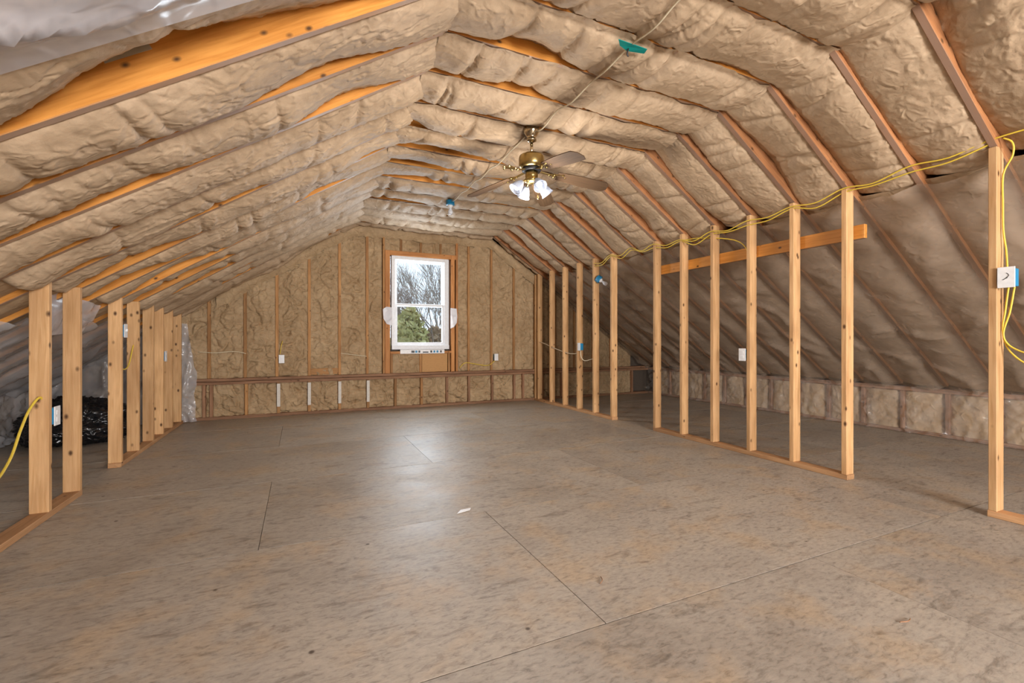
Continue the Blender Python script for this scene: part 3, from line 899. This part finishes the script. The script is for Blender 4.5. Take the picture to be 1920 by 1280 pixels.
# next bulb on the same cable, over the photographer
s3 = socket((1.70, YR(-9) + TH / 2, ZF - .035), (0, 0, -1), 'bare bulb in a blue box on the ceiling behind the viewpoint', 'bulb')
pl = bpy.data.lights.new('bulb_lamp', 'POINT'); pl.energy = 75; pl.color = (1, .96, .92); pl.shadow_soft_size = .08
plo = bpy.data.objects.new('bulb_lamp', pl); COL.objects.link(plo); plo.location = (1.70, YR(-9) + TH / 2, ZF - .26); setp(plo, s3)


# ---- electrical boxes
def device(name, loc, nrm, label, cat, kind='outlet', wid=.070, hgt=.115, boxside=(0, 1, 0), bd=.055):
    """cover plate facing nrm with a blue box behind it"""
    n = Vector(nrm).normalized(); up = Vector((0, 0, 1)); r = up.cross(n).normalized()
    d = tag(empty(name, loc), label, cat, 'outlets and switches on the bare studs' if kind != 'blank' else None)
    Mx = Matrix((r, up, n)).transposed().to_4x4(); Mx.translation = loc
    def prt(nm, c, s, m_, bev=.002, par=d):
        o = obj(nm, box_mesh(s[0], s[1], s[2], bev, m_), m_)
        o.matrix_basis = Mx @ Matrix.Translation(c); WORLD[o.name] = o.matrix_basis.copy(); setp(o, par); return o
    pt = prt('cover_plate', (0, 0, .003), (wid, hgt, .006), 'white', .0015)
    prt('junction_box', (0, 0, -bd / 2), (wid * .80, hgt * .86, bd), 'blue', .003)
    if kind == 'outlet':
        for z_ in (.021, -.021):
            f = prt('receptacle', (0, z_, .007), (.032, .028, .003), 'white', .001, pt)
    elif kind == 'switch':
        prt('toggle', (0, .004, .010), (.009, .022, .014), 'white', .001, pt)
    return d


device('wall_outlet', (-.232, YB - .012, .79), (0, -1, 0), 'white outlet on the far gable left of the window', 'outlet')
device('wall_outlet', (3.00, YB - .012, .765), (0, -1, 0), 'white outlet on the far gable right of the window', 'outlet')
device('wall_outlet', (XR - .004, 2.934, .917), (-1, 0, 0), 'white outlet between middle studs of the right wall', 'outlet')
device('wall_outlet', (XR - .004, 5.660, .955), (-1, 0, 0), 'small white outlet with blue box on far right stud', 'outlet')
device('wall_outlet', (XL + .004, 3.664, .595), (1, 0, 0), 'white outlet low on the nearest left stud', 'outlet')
device('wall_outlet', (XL + .004, 6.135, .875), (1, 0, 0), 'white outlet between the far studs of left wall', 'outlet')
device('light_switch', (XL + .004, 4.864, 1.13), (1, 0, 0), 'white switch plate high on the third left stud', 'switch', 'switch')
sw = device('junction_box_cover', (XR - .004, 1.192, 1.415), (-1, 0, 0), 'white cover plate with dark scribble on the nearest right stud', 'cover plate', 'blank', .074, .120, bd=.07)
tube('pen_scribble', [(XR - .0105, 1.190, 1.440), (XR - .0105, 1.180, 1.425), (XR - .0105, 1.198, 1.405), (XR - .0105, 1.205, 1.402), (XR - .0105, 1.185, 1.412)], .0016, 'dark', sw, 4, 5)

# ---- cables
c = lambda nm, pts, r, m_, lab: tag(tube(nm, pts, r, m_), lab, 'cable', 'loose electrical cables')
pts = []
for k in range(-9, 3):
    pts += [(1.70 + .012 * math.sin(k * 1.7), YR(k) + .02, ZF - .050), (1.70 - .015 * math.cos(k), YR(k) + .22, ZF - .082 - .006 * math.sin(k * 2.1))]
pts += [(FX, FY - .12, ZF - .075), (FX, FY - .05, ZF - .05)]
c('ceiling_cable', pts, .0055, 'cream', 'cream cable stapled along the ceiling towards the fan')
pts = [(FX - .03, FY + .05, ZF - .06)]
for k in range(4, 8):
    pts += [(1.69 - .01 * k + .03, YR(k) + .02, ZF - .06), (1.68 - .01 * k + .03, YR(k) + .22, ZF - .085)]
pts += [(1.65, SY - .05, ZF - .05)]
c('ceiling_cable', pts, .0055, 'cream', 'cream cable running from the fan to the blue ceiling box')
tp_ = tag(empty('tape_wrap', (1.70, YR(0) + .02, ZF - .034 - .02)), 'teal tape strip with black clip on the ceiling cable', 'tape')
raw('tape', [(1.60, YR(0) - .002, ZF - .034 - .020), (1.80, YR(0) - .006, ZF - .034 - .024), (1.81, YR(0) + .030, ZF - .034 - .026), (1.64, YR(0) + .036, ZF - .034 - .022), (1.70, YR(0) + .05, ZF - .034 - .028),
             (1.60, YR(0) - .002, ZF - .034 - .017), (1.80, YR(0) - .006, ZF - .034 - .021), (1.81, YR(0) + .030, ZF - .034 - .023), (1.64, YR(0) + .036, ZF - .034 - .019), (1.70, YR(0) + .05, ZF - .034 - .025)],
    [(0, 1, 2, 4, 3), (8, 9, 7, 6, 5), (0, 5, 6, 1), (1, 6, 7, 2), (2, 7, 9, 4), (4, 9, 8, 3), (3, 8, 5, 0)], 'teal', tp_)
tube('clip', [(1.695, YR(0) + .03, ZF - .034 - .028), (1.69, YR(0) + .035, ZF - .034 - .055), (1.70, YR(0) + .035, ZF - .034 - .068)], .005, 'dark', tp_, 3, 6)

XY = XR - .012
run = [(-.6, 2.26), (.42, 2.25), (.83, 2.235), (1.24, 2.235), (1.45, 2.20), (1.65, 2.215), (1.87, 2.17), (2.06, 2.19), (2.27, 2.14), (2.47, 2.16), (2.68, 2.125), (2.88, 2.14), (3.09, 2.10), (3.29, 2.13), (3.50, 2.08), (3.70, 2.13), (3.9, 2.11), (4.10, 2.16), (4.3, 2.12), (4.5, 2.19), (4.7, 2.13), (4.91, 2.17), (5.1, 2.10), (5.28, 2.12)]
c('yellow_cable', [(XY - .005 * (i % 2), y_, z_) for i, (y_, z_) in enumerate(run)], .005, 'yellow', 'yellow cable draped along the top of the right knee wall')
c('yellow_cable', [(XY + .016, y_, z_ - .012 - .012 * (i % 3)) for i, (y_, z_) in enumerate(run[3:])], .005, 'yellow', 'second yellow cable just below the first along right wall')
yn = YR(-2)
c('yellow_cable', [(XR + .02, yn - .02, 2.235), (XR + .03, yn - .055, 2.20), (XR + .04, yn - .055, 2.13), (XR + .05, yn - .012, 2.03), (XR + .05, yn - .010, 1.85), (XR + .05, yn - .012, 1.70), (XR + .055, yn - .022, 1.58), (XR + .045, yn - .03, 1.475)], .005, 'yellow', 'yellow cable dropping into the covered box on nearest right stud')
c('yellow_cable', [(XR + .045, yn - .035, 1.36), (XR + .05, yn - .02, 1.22), (XR + .05, yn - .010, 1.10), (XR + .06, yn - .04, .98), (XR + .06, yn - .14, .90), (XR + .05, yn - .30, .93), (XR + .045, yn - .40, 1.0)], .005, 'yellow', 'yellow cable looping out below the covered box on nearest right stud')
c('yellow_cable', [(XR + .045, yn - .06, 1.36), (XR + .05, yn - .04, 1.22), (XR + .05, yn - .012, 1.08), (XR + .05, yn - .06, 1.0), (XR + .05, yn - .18, .97), (XR + .045, yn - .4, 1.06)], .005, 'yellow', 'shorter yellow cable leaving the covered box on nearest right stud')
c('yellow_cable', [(XR + .01, YR(4), 2.12), (XR + .03, YR(3) + .16, 2.10), (XR + .05, YR(2) + .15, 1.98), (XR + .06, YR(2) + .05, 1.75), (XR + .06, YR(2) + .055, 1.3), (XR + .05, YR(2) + .07, .975)], .005, 'yellow', 'yellow cable falling to the outlet on the middle right studs')
c('yellow_cable', [(XL - .034, 3.583 + .05, .60), (XL - .034, 3.583 - .004, .715), (XL - .05, 3.50, .66), (XL - .04, 3.38, .56), (XL - .01, 3.2, .43), (XL + .02, 2.95, .36), (XL + .0, 2.6, .36)], .0068, 'yellow', 'yellow cable hanging from a hole in the nearest left stud')
c('yellow_cable', [(XL - .04, 4.83, .86), (XL - .03, 4.95, .80), (XL - .035, 5.1, .84), (XL - .04, 5.232, 1.0), (XL - .04, 5.29, 1.02)], .005, 'yellow', 'thin yellow cable between third and fourth left studs')
c('white_cable', [(XR + .03, 6.95, 1.02), (XR + .03, 6.74, .99), (XR + .03, 6.53, .94), (XR + .03, 6.12, .865), (XR + .03, 5.9, .845), (XR + .03, 5.75, .86), (XR + .03, 5.68, .90)], .006, 'cream', 'cream cable threaded through the far right studs')
c('white_cable', [(XR + .02, 5.66, .90), (XR + .01, 5.62, .80), (XR + .02, 5.55, .755), (XR + .03, 5.42, .775), (XR + .03, 5.32, .80)], .006, 'cream', 'short cream cable below the blue outlet at far right')
yw = YB + .005
c('yellow_cable', [(-1.20, yw, .90), (-1.02, yw - .01, .885), (-.8, yw, .90), (-.66, yw - .01, .87)], .005, 'cream', 'yellowed cable across the leftmost bays of far gable')
c('yellow_cable', [(.54, yw, .86), (.72, yw - .008, .835), (.90, yw - .004, .81)], .005, 'cream', 'cream cable in the bay just left of window jamb')
c('yellow_cable', [(-.25, yw - .01, .86), (-.24, yw - .02, .95), (-.22, yw, 1.04)], .005, 'yellow', 'short yellow cable above the left gable outlet')
c('yellow_cable', [(2.36, yw, .60), (2.45, yw - .01, .68), (2.62, yw - .012, .66), (2.85, yw - .01, .63), (2.98, yw - .012, .71)], .006, 'yellow', 'yellow cable looping to the right gable outlet')

# ---- black rubbish bag
def blob(name, c0, rad, m_, seed, nu=48, nv=80):
    th = np.linspace(0.0, PI, nu)[:, None] * np.ones((1, nv)); ph = np.ones((nu, 1)) * np.linspace(0, 2 * PI, nv)[None, :]
    x = np.sin(th) * np.cos(ph); y = np.sin(th) * np.sin(ph); z = np.cos(th)
    n = 1 + .22 * (fbm(x * 2 + 5, y * 2 + z * 2 + 5, seed) - .5) * 2 + .10 * crease(x * 4 + z * 3 + 9, y * 4 - z * 3 + 9, seed + 1, 6) - .08 * crease(x * 7 + 9, y * 7 + z * 6 + 9, seed + 2, 6) + .05 * crease(x * 12 + 9, y * 12 - z * 10 + 9, seed + 3, 5)
    n[:, -1] = n[:, 0]; n[0, :] = n[0, 0]; n[-1, :] = n[-1, 0]
    P = np.stack([c0[0] + rad[0] * x * n, c0[1] + rad[1] * y * n, np.maximum(c0[2] + rad[2] * z * n, .004)], -1)
    return grid(name, P, m_)


bag = tag(blob('rubbish_bag', (-2.10, 6.30, .17), (.40, .50, .27), 'bag', 77, 90, 150), 'black plastic rubbish bag on the floor behind left studs', 'bag')
kb = blob('tied_neck', (-2.24, 6.05, .30), (.07, .08, .10), 'bag', 78, 16, 24); setp(kb, bag)

# ---- grey smear on the exposed rafter, paper scrap and debris on the floor
xs = -.56
nx = Vector((-SA, 0, CA)); sd = Vector((CA, 0, SA))
p0 = Vector((xs, YR(0) - .0006, zs(xs))) + nx * .125; p1 = p0 + sd * .16
board('paint_smear', p0, p1, nx, .035, .001, 'paint', ceil, 0)
tag(raw('paper_scrap', [(.86, 2.64, .002), (.95, 2.66, .003), (.965, 2.685, .006), (.90, 2.69, .002), (.86, 2.64, .0035), (.95, 2.66, .0045), (.965, 2.685, .0075), (.90, 2.69, .0035)],
        [(3, 2, 1, 0), (4, 5, 6, 7), (0, 1, 5, 4), (1, 2, 6, 5), (2, 3, 7, 6), (3, 0, 4, 7)], 'white'), 'small white paper scrap lying mid floor', 'paper')
for i, (x, y_, a, lab) in enumerate(((1.17, 1.62, .6, 'tiny dark splinter on the floor near the lengthwise seam'), (2.02, .93, -.4, 'thin reddish splinter on the floor at lower right'))):
    tag(tube('wood_splinter', [(x, y_, .004), (x + .03 * math.cos(a), y_ + .03 * math.sin(a), .006), (x + .06 * math.cos(a + .3), y_ + .06 * math.sin(a + .3), .004)], .002, 'old'), lab, 'splinter')

# ---- outside: lawn, hedge, trees
gr = struct(raw('ground', [(-60, 8, -3.2), (80, 8, -3.2), (80, 120, -3.2), (-60, 120, -3.2)], [(0, 1, 2, 3)], 'ground'), 'winter lawn outside')


def tree(base, hgt, seed, label, lean=(0, 0), r0=.16, depth=6, spread=.55):
    rs = random.Random(seed); vs = []; fs = []
    def seg(p, q, ra, rb):
        d = (q - p).normalized(); x = d.cross(Vector((.3, .9, .2))).normalized(); y_ = d.cross(x); i0 = len(vs)
        for c_, r in ((p, ra), (q, rb)):
            for j in range(4):
                a = PI / 2 * j; vs.append(c_ + (x * math.cos(a) + y_ * math.sin(a)) * r)
        for j in range(4): fs.append((i0 + j, i0 + (j + 1) % 4, i0 + 4 + (j + 1) % 4, i0 + 4 + j))
    def grow(p, d, ln, r, n):
        q = p + d * ln; seg(p, q, r, r * .72)
        if n == 0: return
        for _ in range(3 if n > 1 else 4):
            dd = (d + Vector((rs.uniform(-1, 1), rs.uniform(-1, 1), rs.uniform(-.25, .75))) * spread).normalized()
            grow(p.lerp(q, rs.uniform(.55, 1)), dd, ln * rs.uniform(.66, .88), max(r * .60, .0055), n - 1)
    grow(Vector(base), Vector((lean[0], lean[1], 1)).normalized(), hgt, r0, depth)
    return tag(raw('bare_tree', vs, fs, 'bark', None, False, base), label, 'tree')


tree((6.4, 17.5, -3.2), 2.6, 3, 'bare grey tree outside, filling the upper window sash', (-.35, 0), .09, 6, .55)
tree((5.4, 23, -3.2), 3.2, 9, 'farther bare tree seen in right part of the window', (-.2, 0), .10, 6, .55)
tree((7.6, 21, -3.2), 2.9, 21, 'bare tree outside whose branches lean in at the right window edge', (-.3, 0), .09, 6, .55)


def shrub(name, c0, rad, n, m_, seed, label):
    rs = np.random.RandomState(seed); vs = []; fs = []
    P = rs.normal(size=(n, 3)); P /= np.linalg.norm(P, axis=1)[:, None]; P *= rs.uniform(.55, 1, (n, 1)) ** .5
    P[:, 2] = P[:, 2]
    for i, p in enumerate(P):
        taper = 1 - .45 * max(0, p[2])
        c_ = np.array(c0) + p * np.array(rad) * np.array([taper, taper, 1])
        a, b = rs.normal(size=3) * .07, rs.normal(size=3) * .07
        i0 = len(vs); vs += [tuple(c_ - a - b), tuple(c_ + a - b), tuple(c_ + a + b), tuple(c_ - a + b)]; fs.append((i0, i0 + 1, i0 + 2, i0 + 3))
    return tag(raw(name, vs, fs, m_, None, False, (c0[0], c0[1], -3.2)), label, 'shrub')


shrub('evergreen_shrub', (3.48, 16, -.55), (.95, .9, 2.75), 5000, 'leafg', 4, 'yellow-green evergreen outside, in the lower window sash')
shrub('brown_hedge', (5.15, 19, -.7), (1.2, .8, 2.25), 4000, 'hedge', 6, 'brown winter hedge outside, lower right of the window')
